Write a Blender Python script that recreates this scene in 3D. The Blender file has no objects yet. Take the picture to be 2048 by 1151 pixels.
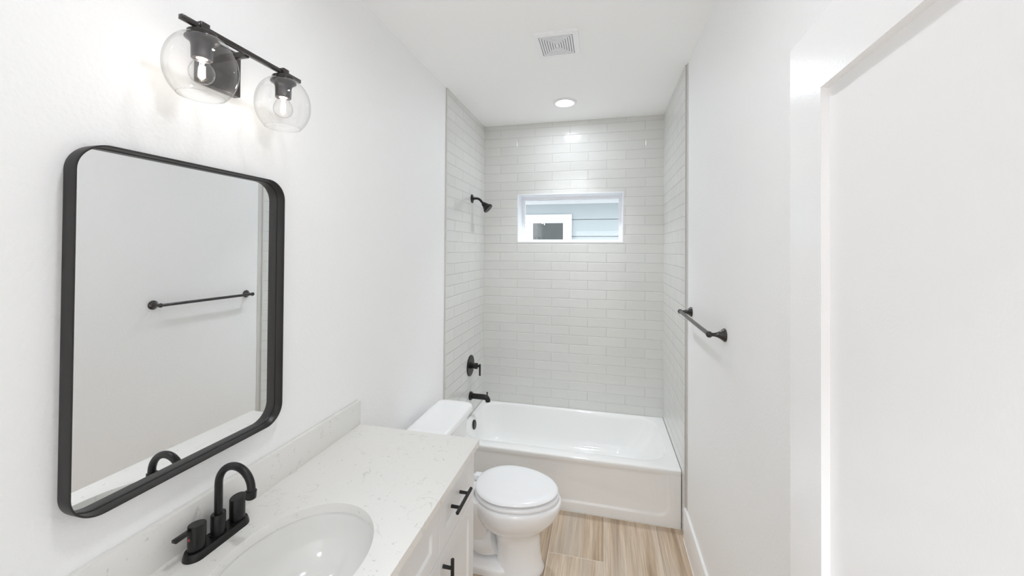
import bpy, bmesh, math, random
from mathutils import Vector, Matrix
S = bpy.context.scene
COL = S.collection
PI = math.pi
R = math.radians
random.seed(4)

# ------------------------------------------------------------ camera, world, light, exposure
CAMH = 1.693
yaw, pit, rol = R(13.352), R(0.5844), R(-0.3897)
rt = Vector((math.cos(yaw), math.sin(yaw), 0)); f0 = Vector((-math.sin(yaw), math.cos(yaw), 0)); zz = Vector((0, 0, 1))
fw = f0 * math.cos(pit) + zz * math.sin(pit); up = -f0 * math.sin(pit) + zz * math.cos(pit)
rt2 = rt * math.cos(rol) - up * math.sin(rol); up2 = rt * math.sin(rol) + up * math.cos(rol)
cd = bpy.data.cameras.new('camera'); cam = bpy.data.objects.new('camera', cd); COL.objects.link(cam)
cd.sensor_width = 36; cd.lens = 767.517 / 2048 * 36; cd.shift_y = -(575.5 - 491.322) / 2048
cd.clip_start = 0.02
cam.matrix_world = Matrix(((rt2.x, up2.x, -fw.x, 0), (rt2.y, up2.y, -fw.y, 0), (rt2.z, up2.z, -fw.z, CAMH), (0, 0, 0, 1)))
S.camera = cam

w = bpy.data.worlds.new('world'); S.world = w; w.use_nodes = True
bg = w.node_tree.nodes['Background']; bg.inputs[0].default_value = (0.90, 0.955, 1.0, 1); bg.inputs[1].default_value = 2.6

S.view_settings.view_transform = 'Standard'; S.view_settings.look = 'None'
S.view_settings.exposure = 0.60; S.view_settings.gamma = 1; S.view_settings.use_curve_mapping = False
S.cycles.max_bounces = 24; S.cycles.diffuse_bounces = 16; S.cycles.glossy_bounces = 8
S.cycles.transparent_max_bounces = 24; S.cycles.sample_clamp_indirect = 6.0
S.cycles.caustics_reflective = False; S.cycles.caustics_refractive = False

CAN_STRENGTH = 78.0       # lens of the ceiling lights
CAN_WATTS = 2.6
ENTRY_FILL_WATTS = 3.2  # added fill lamp above the sink
BULB_WATTS = 0.15          # each filament bulb
HALL_FILL_STRENGTH = 36.0  # added fill lamp in the hall

# ------------------------------------------------------------ helpers
def mat(name, color, rough=0.5, metal=0.0, spec=0.5, coat=0.0, emis=None, es=0.0):
    m = bpy.data.materials.new(name); m.use_nodes = True
    b = m.node_tree.nodes['Principled BSDF']
    b.inputs['Base Color'].default_value = (*color, 1); b.inputs['Roughness'].default_value = rough
    b.inputs['Metallic'].default_value = metal; b.inputs['Specular IOR Level'].default_value = spec
    b.inputs['Coat Weight'].default_value = coat; b.inputs['Coat Roughness'].default_value = 0.05
    if emis:
        b.inputs['Emission Color'].default_value = (*emis, 1); b.inputs['Emission Strength'].default_value = es
    return m
def nt(m): return m.node_tree, m.node_tree.nodes, m.node_tree.links, m.node_tree.nodes['Principled BSDF']

def bump_noise(m, scale, strength, dist=0.002, detail=3, stretch=None):
    t, n, l, b = nt(m)
    g = n.new('ShaderNodeNewGeometry'); ns = n.new('ShaderNodeTexNoise'); ns.inputs['Scale'].default_value = scale
    ns.inputs['Detail'].default_value = detail
    bp = n.new('ShaderNodeBump'); bp.inputs['Strength'].default_value = strength; bp.inputs['Distance'].default_value = dist
    if stretch:
        mp = n.new('ShaderNodeMapping'); mp.inputs['Scale'].default_value = stretch
        l.new(g.outputs['Position'], mp.inputs[0]); l.new(mp.outputs[0], ns.inputs['Vector'])
    else: l.new(g.outputs['Position'], ns.inputs['Vector'])
    l.new(ns.outputs['Fac'], bp.inputs['Height']); l.new(bp.outputs[0], b.inputs['Normal'])
    return m

M = {}
M['paint'] = bump_noise(mat('wall_paint', (0.93, 0.932, 0.935), 0.55), 95, 0.55, 0.0022, 2)
M['ceil'] = bump_noise(mat('ceiling_paint', (0.98, 0.98, 0.98), 0.7), 90, 0.3, 0.001, 2)
M['trimpaint'] = mat('trim_paint', (0.86, 0.86, 0.86), 0.3)
M['door'] = bump_noise(mat('door_enamel', (0.89, 0.89, 0.895), 0.22), 260, 0.35, 0.0004, 2)
M['porcelain'] = mat('porcelain', (0.905, 0.907, 0.913), 0.08, coat=0.4)
M['seatplastic'] = mat('seat_plastic', (0.885, 0.89, 0.905), 0.16)
M['enamel'] = mat('tub_enamel', (0.91, 0.912, 0.908), 0.10, coat=0.4)
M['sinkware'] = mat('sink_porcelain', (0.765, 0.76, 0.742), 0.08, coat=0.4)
M['black'] = mat('matte_black_metal', (0.009, 0.008, 0.008), 0.33, metal=0.0, spec=0.4)
M['bronze'] = mat('oil_rubbed_bronze', (0.022, 0.017, 0.016), 0.26, spec=0.6, coat=0.15)
M['frameblack'] = mat('mirror_frame_black', (0.020, 0.018, 0.017), 0.38)
M['socket'] = mat('socket_dark_metal', (0.13, 0.125, 0.13), 0.34, metal=0.85)
M['ceramic'] = mat('lamp_socket_ceramic', (0.75, 0.70, 0.6), 0.4)
M['mirror'] = mat('mirror_silver', (0.93, 0.94, 0.94), 0.0, metal=1.0)
M['cab'] = mat('cabinet_paint', (0.80, 0.80, 0.80), 0.35)
M['dark'] = mat('dark_cavity', (0.05, 0.05, 0.05), 0.8)
M['plastic'] = mat('vent_plastic', (0.95, 0.95, 0.96), 0.4)
M['ventback'] = mat('vent_cavity_shade', (0.42, 0.42, 0.45), 0.8)  # grey that puts the shade inside the fan into the colour
M['vinyl'] = mat('window_vinyl', (0.88, 0.88, 0.90), 0.3)
M['reveal'] = mat('window_return_panel', (0.84, 0.85, 0.88), 0.35)
M['caulk'] = mat('caulk', (0.85, 0.82, 0.77), 0.5)
M['edge'] = mat('tile_edge_trim', (0.66, 0.655, 0.635), 0.35)
M['red'] = mat('red_dot', (0.32, 0.04, 0.035), 0.4)
M['chrome'] = mat('chrome', (0.7, 0.7, 0.7), 0.15, metal=1.0)
M['lens'] = mat('light_lens', (0.9, 0.9, 0.9), 0.5, emis=(0.87, 0.93, 1.0), es=CAN_STRENGTH)
M['entryfill'] = mat('entry_fill_lens', (0.9, 0.9, 0.9), 0.5, emis=(0.91, 0.955, 1.0), es=14.0)
M['hallfill'] = mat('hall_fill_lens', (0.9, 0.9, 0.9), 0.5, emis=(0.89, 0.945, 1.0), es=HALL_FILL_STRENGTH)
M['filament'] = mat('filament', (1, 0.9, 0.7), 0.5, emis=(1.0, 0.93, 0.84), es=34.0)
M['siding'] = mat('siding_paint', (0.345, 0.375, 0.39), 0.6)
M['sidingtrim'] = mat('exterior_trim', (0.60, 0.60, 0.62), 0.5)
M['ground'] = bump_noise(mat('gravel_ground', (0.35, 0.33, 0.3), 0.9), 40, 0.6, 0.01)
M['room'] = mat('dim_room', (0.16, 0.15, 0.13), 0.8)

def glassy(name, tint, edge=0.0, refl=1.0, rough=0.0, ior=1.45):
    """thin clear glass: transparent with a Fresnel reflection, slightly greyer where seen edge on"""
    m = bpy.data.materials.new(name); m.use_nodes = True
    n, l = m.node_tree.nodes, m.node_tree.links
    n.remove(n['Principled BSDF']); out = n['Material Output']
    tr = n.new('ShaderNodeBsdfTransparent'); gl = n.new('ShaderNodeBsdfGlossy'); gl.inputs['Roughness'].default_value = rough
    lw = n.new('ShaderNodeLayerWeight'); lw.inputs['Blend'].default_value = 0.5
    pw = n.new('ShaderNodeMath'); pw.operation = 'POWER'; pw.inputs[1].default_value = 4.0; l.new(lw.outputs['Facing'], pw.inputs[0])
    mc = n.new('ShaderNodeMix'); mc.data_type = 'RGBA'
    mc.inputs[6].default_value = (*tint, 1); mc.inputs[7].default_value = (*(c * (1 - edge) for c in tint), 1)
    l.new(pw.outputs[0], mc.inputs[0]); l.new(mc.outputs[2], tr.inputs[0])
    mu = n.new('ShaderNodeMath'); mu.operation = 'MULTIPLY_ADD'; mu.inputs[1].default_value = 0.75 * refl; mu.inputs[2].default_value = 0.06 * refl
    l.new(pw.outputs[0], mu.inputs[0])
    mx = n.new('ShaderNodeMixShader'); l.new(mu.outputs[0], mx.inputs[0]); l.new(tr.outputs[0], mx.inputs[1]); l.new(gl.outputs[0], mx.inputs[2])
    l.new(mx.outputs[0], out.inputs[0])
    return m
M['shade'] = glassy('shade_glass', (0.985, 0.985, 0.985), 0.25, 0.9, 0.01)
M['bulb'] = glassy('bulb_glass', (0.985, 0.985, 0.98), 0.35, 1.0, 0.01)
M['pane'] = glassy('window_glass', (0.95, 0.97, 0.97), 0.05, 0.8)
M['darkpane'] = mat('neighbour_glass', (0.03, 0.035, 0.035), 0.03, spec=1.0)

def tile_material(name, axis, u0, z0, tint=(0.71, 0.71, 0.69)):
    m = mat(name, tint, 0.13, coat=0.0)
    t, n, l, b = nt(m)
    g = n.new('ShaderNodeNewGeometry'); sp = n.new('ShaderNodeSeparateXYZ'); l.new(g.outputs['Position'], sp.inputs[0])
    cb = n.new('ShaderNodeCombineXYZ')
    au = n.new('ShaderNodeMath'); au.operation = 'SUBTRACT'; au.inputs[1].default_value = u0 - 30 * 0.3064
    av = n.new('ShaderNodeMath'); av.operation = 'SUBTRACT'; av.inputs[1].default_value = z0 - 40 * 0.0778
    l.new(sp.outputs[axis], au.inputs[0]); l.new(sp.outputs[2], av.inputs[0])
    l.new(au.outputs[0], cb.inputs[0]); l.new(av.outputs[0], cb.inputs[1])
    def brick(mortar, smooth):
        br = n.new('ShaderNodeTexBrick'); br.offset = 0.5; br.offset_frequency = 2; br.squash = 1
        br.inputs['Scale'].default_value = 1; br.inputs['Brick Width'].default_value = 0.3064; br.inputs['Row Height'].default_value = 0.0778
        br.inputs['Mortar Size'].default_value = mortar; br.inputs['Mortar Smooth'].default_value = smooth
        l.new(cb.outputs[0], br.inputs[0]); return br
    br = brick(0.0012, 0.1)
    br.inputs['Color1'].default_value = (*(c * 0.985 for c in tint), 1); br.inputs['Color2'].default_value = (*(min(1, c * 1.02) for c in tint), 1)
    br.inputs['Mortar'].default_value = (*(c * 0.90 for c in tint), 1)
    l.new(br.outputs['Color'], b.inputs['Base Color'])
    b2 = brick(0.0045, 1.0)
    iv = n.new('ShaderNodeMath'); iv.operation = 'SUBTRACT'; iv.inputs[0].default_value = 1.0; l.new(b2.outputs['Fac'], iv.inputs[1])
    ns = n.new('ShaderNodeTexNoise'); ns.inputs['Scale'].default_value = 9; ns.inputs['Detail'].default_value = 1; l.new(g.outputs['Position'], ns.inputs['Vector'])
    ad = n.new('ShaderNodeMath'); ad.operation = 'MULTIPLY_ADD'; ad.inputs[1].default_value = 0.9
    l.new(ns.outputs['Fac'], ad.inputs[0]); l.new(iv.outputs[0], ad.inputs[2])
    bp = n.new('ShaderNodeBump'); bp.inputs['Strength'].default_value = 0.8; bp.inputs['Distance'].default_value = 0.0024
    l.new(ad.outputs[0], bp.inputs['Height']); l.new(bp.outputs[0], b.inputs['Normal'])
    return m
M['tile_back'] = tile_material('tile_back', 0, -0.7382, 1.5908)
M['tile_side'] = tile_material('tile_side', 1, 2.60, 1.5908)

def floor_material():
    m = mat('wood_look_tile', (0.6, 0.5, 0.4), 0.42)
    t, n, l, b = nt(m)
    g = n.new('ShaderNodeNewGeometry'); sp = n.new('ShaderNodeSeparateXYZ'); l.new(g.outputs['Position'], sp.inputs[0])
    W, L = 0.305, 1.22
    def mth(op, a, bv=None, c=None):
        x = n.new('ShaderNodeMath'); x.operation = op
        for i, v in enumerate((a, bv, c)):
            if v is None: continue
            if isinstance(v, (int, float)): x.inputs[i].default_value = v
            else: l.new(v, x.inputs[i])
        return x.outputs[0]
    px = mth('DIVIDE', mth('SUBTRACT', sp.outputs[0], 0.0125), W)
    row = mth('FLOOR', px); fx = mth('SUBTRACT', px, row)
    py = mth('ADD', mth('DIVIDE', mth('SUBTRACT', sp.outputs[1], 2.163), L), mth('MULTIPLY', mth('ADD', row, 1.0), 0.33))
    ky = mth('FLOOR', py); fy = mth('SUBTRACT', py, ky)
    cid = n.new('ShaderNodeCombineXYZ'); l.new(row, cid.inputs[0]); l.new(ky, cid.inputs[1])
    wn = n.new('ShaderNodeTexWhiteNoise'); wn.noise_dimensions = '3D'; l.new(cid.outputs[0], wn.inputs['Vector'])
    # grain: long streaks along Y, different on each plank
    off = n.new('ShaderNodeVectorMath'); off.operation = 'MULTIPLY_ADD'; off.inputs[1].default_value = (7, 9, 3)
    l.new(wn.outputs['Color'], off.inputs[0]); l.new(g.outputs['Position'], off.inputs[2])
    def streak(sc, detail, dist=0.0, rough=0.55):
        mp = n.new('ShaderNodeMapping'); mp.inputs['Scale'].default_value = sc; l.new(off.outputs[0], mp.inputs[0])
        q = n.new('ShaderNodeTexNoise'); q.inputs['Scale'].default_value = 1; q.inputs['Detail'].default_value = detail
        q.inputs['Distortion'].default_value = dist; q.inputs['Roughness'].default_value = rough
        l.new(mp.outputs[0], q.inputs['Vector']); return q.outputs['Fac']
    a = streak((19, 0.9, 1), 3, 0.5); c = streak((150, 3.2, 1), 5, 0.2, 0.7); e = streak((8, 0.7, 1), 2)
    r1 = n.new('ShaderNodeValToRGB'); l.new(a, r1.inputs[0]); cr = r1.color_ramp
    cr.elements[0].position = 0.30; cr.elements[0].color = (0.34, 0.24, 0.155, 1)
    cr.elements[1].position = 0.68; cr.elements[1].color = (0.72, 0.62, 0.51, 1)
    x = cr.elements.new(0.48); x.color = (0.58, 0.455, 0.335, 1)
    r2 = n.new('ShaderNodeValToRGB'); l.new(c, r2.inputs[0]); cr = r2.color_ramp
    cr.elements[0].position = 0.33; cr.elements[0].color = (0.66, 0.63, 0.60, 1); cr.elements[1].position = 0.62; cr.elements[1].color = (1.06, 1.05, 1.03, 1)
    mu = n.new('ShaderNodeMix'); mu.data_type = 'RGBA'; mu.blend_type = 'MULTIPLY'; mu.inputs[0].default_value = 0.85
    l.new(r1.outputs[0], mu.inputs[6]); l.new(r2.outputs[0], mu.inputs[7])
    r3 = n.new('ShaderNodeValToRGB'); l.new(e, r3.inputs[0]); cr = r3.color_ramp
    cr.elements[0].position = 0.45; cr.elements[0].color = (0, 0, 0, 1); cr.elements[1].position = 0.72; cr.elements[1].color = (1, 1, 1, 1)
    gm = n.new('ShaderNodeMix'); gm.data_type = 'RGBA'; gm.inputs[7].default_value = (0.52, 0.465, 0.405, 1)
    l.new(mth('MULTIPLY', r3.outputs[0], 0.75), gm.inputs[0]); l.new(mu.outputs[2], gm.inputs[6])
    # grout
    dx = mth('MULTIPLY', mth('MINIMUM', fx, mth('SUBTRACT', 1.0, fx)), W)
    dy = mth('MULTIPLY', mth('MINIMUM', fy, mth('SUBTRACT', 1.0, fy)), L)
    gr = mth('LESS_THAN', mth('MINIMUM', dx, dy), 0.0014)
    fm = n.new('ShaderNodeMix'); fm.data_type = 'RGBA'; fm.inputs[7].default_value = (0.72, 0.66, 0.58, 1)
    l.new(gr, fm.inputs[0]); l.new(gm.outputs[2], fm.inputs[6]); l.new(fm.outputs[2], b.inputs['Base Color'])
    bp = n.new('ShaderNodeBump'); bp.inputs['Strength'].default_value = 0.25; bp.inputs['Distance'].default_value = 0.001
    l.new(c, bp.inputs['Height']); l.new(bp.outputs[0], b.inputs['Normal'])
    return m
M['floor'] = floor_material()

def quartz_material():
    m = mat('quartz', (0.80, 0.79, 0.765), 0.18)
    t, n, l, b = nt(m)
    g = n.new('ShaderNodeNewGeometry')
    def noise(sc, d, dist=0.0):
        q = n.new('ShaderNodeTexNoise'); q.inputs['Scale'].default_value = sc; q.inputs['Detail'].default_value = d; q.inputs['Distortion'].default_value = dist
        l.new(g.outputs['Position'], q.inputs['Vector']); return q.outputs['Fac']
    def ramp(src, stops):
        r = n.new('ShaderNodeValToRGB'); l.new(src, r.inputs[0]); cr = r.color_ramp
        cr.elements[0].position, cr.elements[0].color = stops[0][0], (*([stops[0][1]] * 3), 1)
        cr.elements[1].position, cr.elements[1].color = stops[-1][0], (*([stops[-1][1]] * 3), 1)
        for p, v in stops[1:-1]:
            e = cr.elements.new(p); e.color = (v, v, v, 1)
        return r.outputs[0]
    vein = ramp(noise(5.5, 8, 2.2), [(0.485, 0), (0.5, 1), (0.515, 0)])
    veinmask = ramp(noise(16, 3), [(0.52, 0), (0.66, 1)])
    speck = ramp(noise(75, 3, 0.6), [(0.66, 0), (0.73, 1)])
    mm = n.new('ShaderNodeMath'); mm.operation = 'MULTIPLY'; l.new(vein, mm.inputs[0]); l.new(veinmask, mm.inputs[1])
    mx = n.new('ShaderNodeMath'); mx.operation = 'MAXIMUM'; l.new(mm.outputs[0], mx.inputs[0]); l.new(speck, mx.inputs[1])
    sc = n.new('ShaderNodeMath'); sc.operation = 'MULTIPLY'; sc.inputs[1].default_value = 0.42; l.new(mx.outputs[0], sc.inputs[0])
    mi = n.new('ShaderNodeMix'); mi.data_type = 'RGBA'; mi.inputs[6].default_value = (0.80, 0.79, 0.765, 1); mi.inputs[7].default_value = (0.42, 0.39, 0.35, 1)
    l.new(sc.outputs[0], mi.inputs[0]); l.new(mi.outputs[2], b.inputs['Base Color'])
    return m
M['quartz'] = quartz_material()

# ---- mesh helpers (everything is built in world coordinates; things re-base their children)
def obj(name, bm, m, parent=None, smooth=30):
    bmesh.ops.remove_doubles(bm, verts=bm.verts, dist=1e-6)
    bmesh.ops.recalc_face_normals(bm, faces=bm.faces)
    if smooth is not None:
        for f in bm.faces: f.smooth = True
        lim = R(smooth)
        for e in bm.edges:
            if len(e.link_faces) != 2 or e.calc_face_angle(0) > lim: e.smooth = False
    me = bpy.data.meshes.new(name); bm.to_mesh(me); bm.free()
    me.materials.append(m)
    o = bpy.data.objects.new(name, me); COL.objects.link(o)
    if parent:
        o.parent = parent
        base = Vector((0, 0, 0)); p = parent
        while p: base += p.location; p = p.parent
        me.transform(Matrix.Translation(-base))
    return o
def thing(name, label, cat, loc, group=None):
    o = bpy.data.objects.new(name, None); COL.objects.link(o); o.location = loc; o.empty_display_size = 0.05
    o['label'] = label; o['category'] = cat
    if group: o['group'] = group
    return o
def struct(name, bm, m, parent=None, smooth=30):
    o = obj(name, bm, m, parent, smooth)
    if not parent: o['kind'] = 'structure'
    return o
def sroot(name, loc=(0, 0, 0)):
    o = bpy.data.objects.new(name, None); COL.objects.link(o); o.location = loc; o['kind'] = 'structure'; return o

def box(x0, x1, y0, y1, z0, z1, bev=0.0, seg=2, bm=None):
    own = bmesh.new()
    bmesh.ops.create_cube(own, size=1)
    for v in own.verts:
        v.co = Vector(((x0 + x1) / 2 + v.co.x * (x1 - x0), (y0 + y1) / 2 + v.co.y * (y1 - y0), (z0 + z1) / 2 + v.co.z * (z1 - z0)))
    if bev: bmesh.ops.bevel(own, geom=own.edges[:], offset=bev, segments=seg, profile=0.5, affect='EDGES')
    return merge(bm, own)
def merge(bm, own):
    if bm is None: return own
    me = bpy.data.meshes.new('tmp'); own.to_mesh(me); own.free(); bm.from_mesh(me); bpy.data.meshes.remove(me)
    return bm
def basis(ax):
    ax = Vector(ax).normalized(); t = Vector((0, 0, 1)) if abs(ax.z) < 0.9 else Vector((0, 1, 0))
    a = ax.cross(t).normalized(); b = ax.cross(a).normalized(); return ax, a, b
def lathe(c, ax, prof, n=40, bm=None, close=True, sx=1, sy=1, up_=None):
    """prof: list of (distance along axis, radius)"""
    own = bmesh.new(); c = Vector(c); ax, a, b = basis(ax)
    if up_: a = Vector(up_).normalized(); b = ax.cross(a).normalized()
    rings = []
    for d, r in prof:
        if r < 1e-6: rings.append([own.verts.new(c + ax * d)])
        else: rings.append([own.verts.new(c + ax * d + a * (r * sx * math.cos(2 * PI * i / n)) + b * (r * sy * math.sin(2 * PI * i / n))) for i in range(n)])
    for p, q in zip(rings, rings[1:]):
        for i in range(n):
            j = (i + 1) % n
            if len(p) == 1 and len(q) == 1: continue
            if len(p) == 1: own.faces.new((p[0], q[j], q[i]))
            elif len(q) == 1: own.faces.new((p[i], p[j], q[0]))
            else: own.faces.new((p[i], p[j], q[j], q[i]))
    if close:
        for rr in (rings[0], rings[-1]):
            if len(rr) > 2: own.faces.new(rr)
    return merge(bm, own)
def tube(path, r, n=20, bm=None, cap=True):
    own = bmesh.new(); P = [Vector(p) for p in path]; rad = r if isinstance(r, (list, tuple)) else [r] * len(P)
    T = [(P[min(i + 1, len(P) - 1)] - P[max(i - 1, 0)]).normalized() for i in range(len(P))]
    _, a, b = basis(T[0]); rings = []
    for i, p in enumerate(P):
        a = (a - T[i] * a.dot(T[i])).normalized(); b = T[i].cross(a).normalized()
        rings.append([own.verts.new(p + a * (rad[i] * math.cos(2 * PI * k / n)) + b * (rad[i] * math.sin(2 * PI * k / n))) for k in range(n)])
    for p, q in zip(rings, rings[1:]):
        for k in range(n): own.faces.new((p[k], p[(k + 1) % n], q[(k + 1) % n], q[k]))
    if cap: own.faces.new(rings[0]); own.faces.new(rings[-1])
    return merge(bm, own)
def loft(secs, bm=None, cap0=True, cap1=True):
    own = bmesh.new(); rings = [[own.verts.new(p) for p in s] for s in secs]; n = len(rings[0])
    for p, q in zip(rings, rings[1:]):
        for k in range(n): own.faces.new((p[k], p[(k + 1) % n], q[(k + 1) % n], q[k]))
    if cap0: own.faces.new(rings[0])
    if cap1: own.faces.new(rings[-1])
    return merge(bm, own)
def rrect(cx, cy, hx, hy, r, n=8):
    """rounded rectangle outline in 2D, 4*(n+1) points"""
    r = min(r, hx, hy); out = []
    for (sx, sy, a0) in ((1, 1, 0), (-1, 1, 90), (-1, -1, 180), (1, -1, 270)):
        for i in range(n + 1):
            a = R(a0 + 90 * i / n); out.append((cx + sx * (hx - r) + r * math.cos(a), cy + sy * (hy - r) + r * math.sin(a)))
    return out
def prism(outline, f, d0, d1, bev=0.0, bm=None):
    """outline in 2D, f(u,v,d) -> world point; extruded d0..d1"""
    return loft([[f(u, v, d) for u, v in outline] for d in (d0, d1)], bm)

# ------------------------------------------------------------ room dimensions (metres)
XL, XR, YB, ZC = -1.052, 0.483, 3.31, 2.799        # wall faces; ceiling
XLT, XRT, YBT = -1.042, 0.473, 3.30                # tile faces
YTL, YTR = 2.446, 2.455                            # where the tiling starts
YE = -0.05                                         # entry wall, room side
TUBY, TUBZ = 2.53, 0.351
WX0, WX1, WZ0, WZ1 = -0.737, 0.164, 1.757, 2.181   # window opening in tile

# ------------------------------------------------------------ shell
struct('floor', box(-1.9, 1.6, -2.6, 3.5, -0.1, 0), M['floor'])
# ceiling has a hole where the fan sits
b = box(-1.9, 1.6, -2.6, 1.93, ZC, ZC + 0.12); box(-1.9, 1.6, 2.146, 3.5, ZC, ZC + 0.12, bm=b)
box(-1.9, -0.348, 1.93, 2.146, ZC, ZC + 0.12, bm=b); box(-0.140, 1.6, 1.93, 2.146, ZC, ZC + 0.12, bm=b)
box(-0.348, -0.140, 1.93, 2.146, ZC + 0.06, ZC + 0.12, bm=b)
struct('ceiling', b, M['ceil'])
wl = struct('wall_left', box(XL - 0.15, XL, YE, YB + 0.2, 0, ZC), M['paint'])
wr = struct('wall_right', box(XR, XR + 0.15, YE, YB + 0.2, 0, ZC), M['paint'])
WD = 0.17
def holed(y0, y1):
    b = box(XL, XR, y0, y1, 0, WZ0); box(XL, XR, y0, y1, WZ1, ZC, bm=b)
    box(XL, WX0, y0, y1, WZ0, WZ1, bm=b); box(WX1, XR, y0, y1, WZ0, WZ1, bm=b)
    return b
wb = struct('wall_back', holed(YB, YB + 0.2), M['paint'])
def tile_hole():
    b = box(XLT, XRT, YBT, YB, TUBZ - 0.02, WZ0); box(XLT, XRT, YBT, YB, WZ1, ZC, bm=b)
    box(XLT, WX0, YBT, YB, WZ0, WZ1, bm=b); box(WX1, XRT, YBT, YB, WZ0, WZ1, bm=b)
    return b
struct('wall_tile', tile_hole(), M['tile_back'], wb)
b = box(XL, XLT, YTL + 0.002, YB, TUBZ - 0.02, ZC); box(XL, XLT, YTL + 0.002, TUBY, 0, TUBZ - 0.02, bm=b)
struct('wall_tile', b, M['tile_side'], wl)
b = box(XRT, XR, YTR + 0.002, YB, TUBZ - 0.02, ZC); box(XRT, XR, YTR + 0.002, TUBY, 0, TUBZ - 0.02, bm=b)
struct('wall_tile', b, M['tile_side'], wr)
# grey metal edge profiles where the tile stops
def edge(name, xw, xt, y):
    s = 1 if xt > xw else -1
    lo, hi = sorted((xw + s * 0.0002, xt + s * 0.0015))
    struct(name, box(lo, hi, y - 0.004, y + 0.002, 0.001, ZC - 0.001, 0.001), M['edge'])
edge('trim_1', XL, XLT, YTL)
struct('trim_2', box(XRT - 0.0015, XR - 0.0002, YTR - 0.004, YTR + 0.002, 0.001, ZC - 0.001, 0.001, bm=box(XR - 0.003, XR - 0.0002, YTR - 0.038, YTR - 0.004, 0.186, ZC - 0.001, 0.0008)), M['edge'])
# caulk line in front of the tub
struct('trim_3', box(XLT + 0.005, XRT - 0.003, TUBY - 0.005, TUBY - 0.0005, 0, 0.005), M['caulk'])
# baseboards
def baseboard(name, outline, f, d0, d1):
    struct(name, prism(outline, f, d0, d1), M['trimpaint'])
prof = [(0, 0), (0.015, 0), (0.015, 0.176), (0.012, 0.184), (0.0, 0.184)]
baseboard('baseboard_right', prof, lambda u, v, d: (XR - u, d, v), YE + 0.02, YTR - 0.004)
baseboard('baseboard_left', prof, lambda u, v, d: (XL + u, d, v), 1.479, YTL - 0.004)
# thin caulk at the foot of the right baseboard
struct('trim_4', box(XR - 0.019, XR - 0.0155, YE + 0.02, YTR - 0.005, 0, 0.004), M['caulk'])
# entry wall with the doorway the camera stands in, and the hall behind it
b = box(XL, -0.50, YE - 0.12, YE, 0, ZC); box(0.285, XR, YE - 0.12, YE, 0, ZC, bm=b); box(-0.50, 0.285, YE - 0.12, YE, 2.06, ZC, bm=b)
struct('wall_entry', b, M['paint'])
struct('wall_hall_back', box(-1.9, 1.6, -2.2, -2.1, 0, ZC), M['paint'])
struct('wall_hall_left', box(-1.9, -1.8, -2.1, YE - 0.12, 0, ZC), M['paint'])
struct('wall_hall_right', box(1.4, 1.5, -2.1, YE - 0.12, 0, ZC), M['paint'])
struct('wall_hall_front', box(-1.8, XL, YE - 0.12, YE, 0, ZC, bm=box(XR, 1.4, YE - 0.12, YE, 0, ZC)), M['paint'])

# door leaf, standing open along the right wall
DA = math.atan(0.055)
Dd = Vector((math.sin(DA), math.cos(DA), 0)); Dn = Vector((math.cos(DA), -math.sin(DA), 0))   # along leaf, towards right wall
F = Vector((0.315, 0.757, 0.012))                                                             # free edge, foot, visible face
def dp(s, h, t): return F - Dd * s + Dn * t + Vector((0, 0, h))                               # s from free edge back to hinge
DW, DH = 0.76, 2.028
def leaf():
    bm = bmesh.new()
    def q(s0, s1, h0, h1, t0, t1):
        own = bmesh.new(); bmesh.ops.create_cube(own, size=1)
        for v in own.verts:
            v.co = dp((s0 + s1) / 2 + v.co.x * (s1 - s0), (h0 + h1) / 2 + v.co.y * (h1 - h0), (t0 + t1) / 2 + v.co.z * (t1 - t0))
        merge(bm, own)
    st = 0.1085
    q(0, st, 0, DH, 0, 0.035); q(DW - st, DW, 0, DH, 0, 0.035)
    q(st, DW - st, DH - 0.106, DH, 0, 0.035); q(st, DW - st, 0, 0.24, 0, 0.035)
    return bm
dr = struct('door_1', leaf(), M['door'])
def panel():
    st, i, z0, z1 = 0.1085, 0.014, 0.24, DH - 0.106
    o = [(st, z0), (DW - st, z0), (DW - st, z1), (st, z1)]
    k = [(st + i * 0.15, z0 + i * .15), (DW - st - i * .15, z0 + i * .15), (DW - st - i * .15, z1 - i * .15), (st + i * .15, z1 - i * .15)]
    q = [(st + i, z0 + i), (DW - st - i, z0 + i), (DW - st - i, z1 - i), (st + i, z1 - i)]
    return loft([[dp(s, h, 0.028) for s, h in o], [dp(s, h, 0.001) for s, h in o], [dp(s, h, 0.010) for s, h in k], [dp(s, h, 0.0125) for s, h in q]])
struct('door_panel', panel(), M['door'], dr)
# doorway jamb and casing (room side)
b = box(-0.50, -0.482, YE - 0.13, YE + 0.004, 0, 2.06); box(0.267, 0.285, YE - 0.13, YE + 0.004, 0, 2.06, bm=b); box(-0.50, 0.285, YE - 0.13, YE + 0.004, 2.045, 2.06, bm=b)
struct('trim_5', b, M['trimpaint'])

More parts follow.
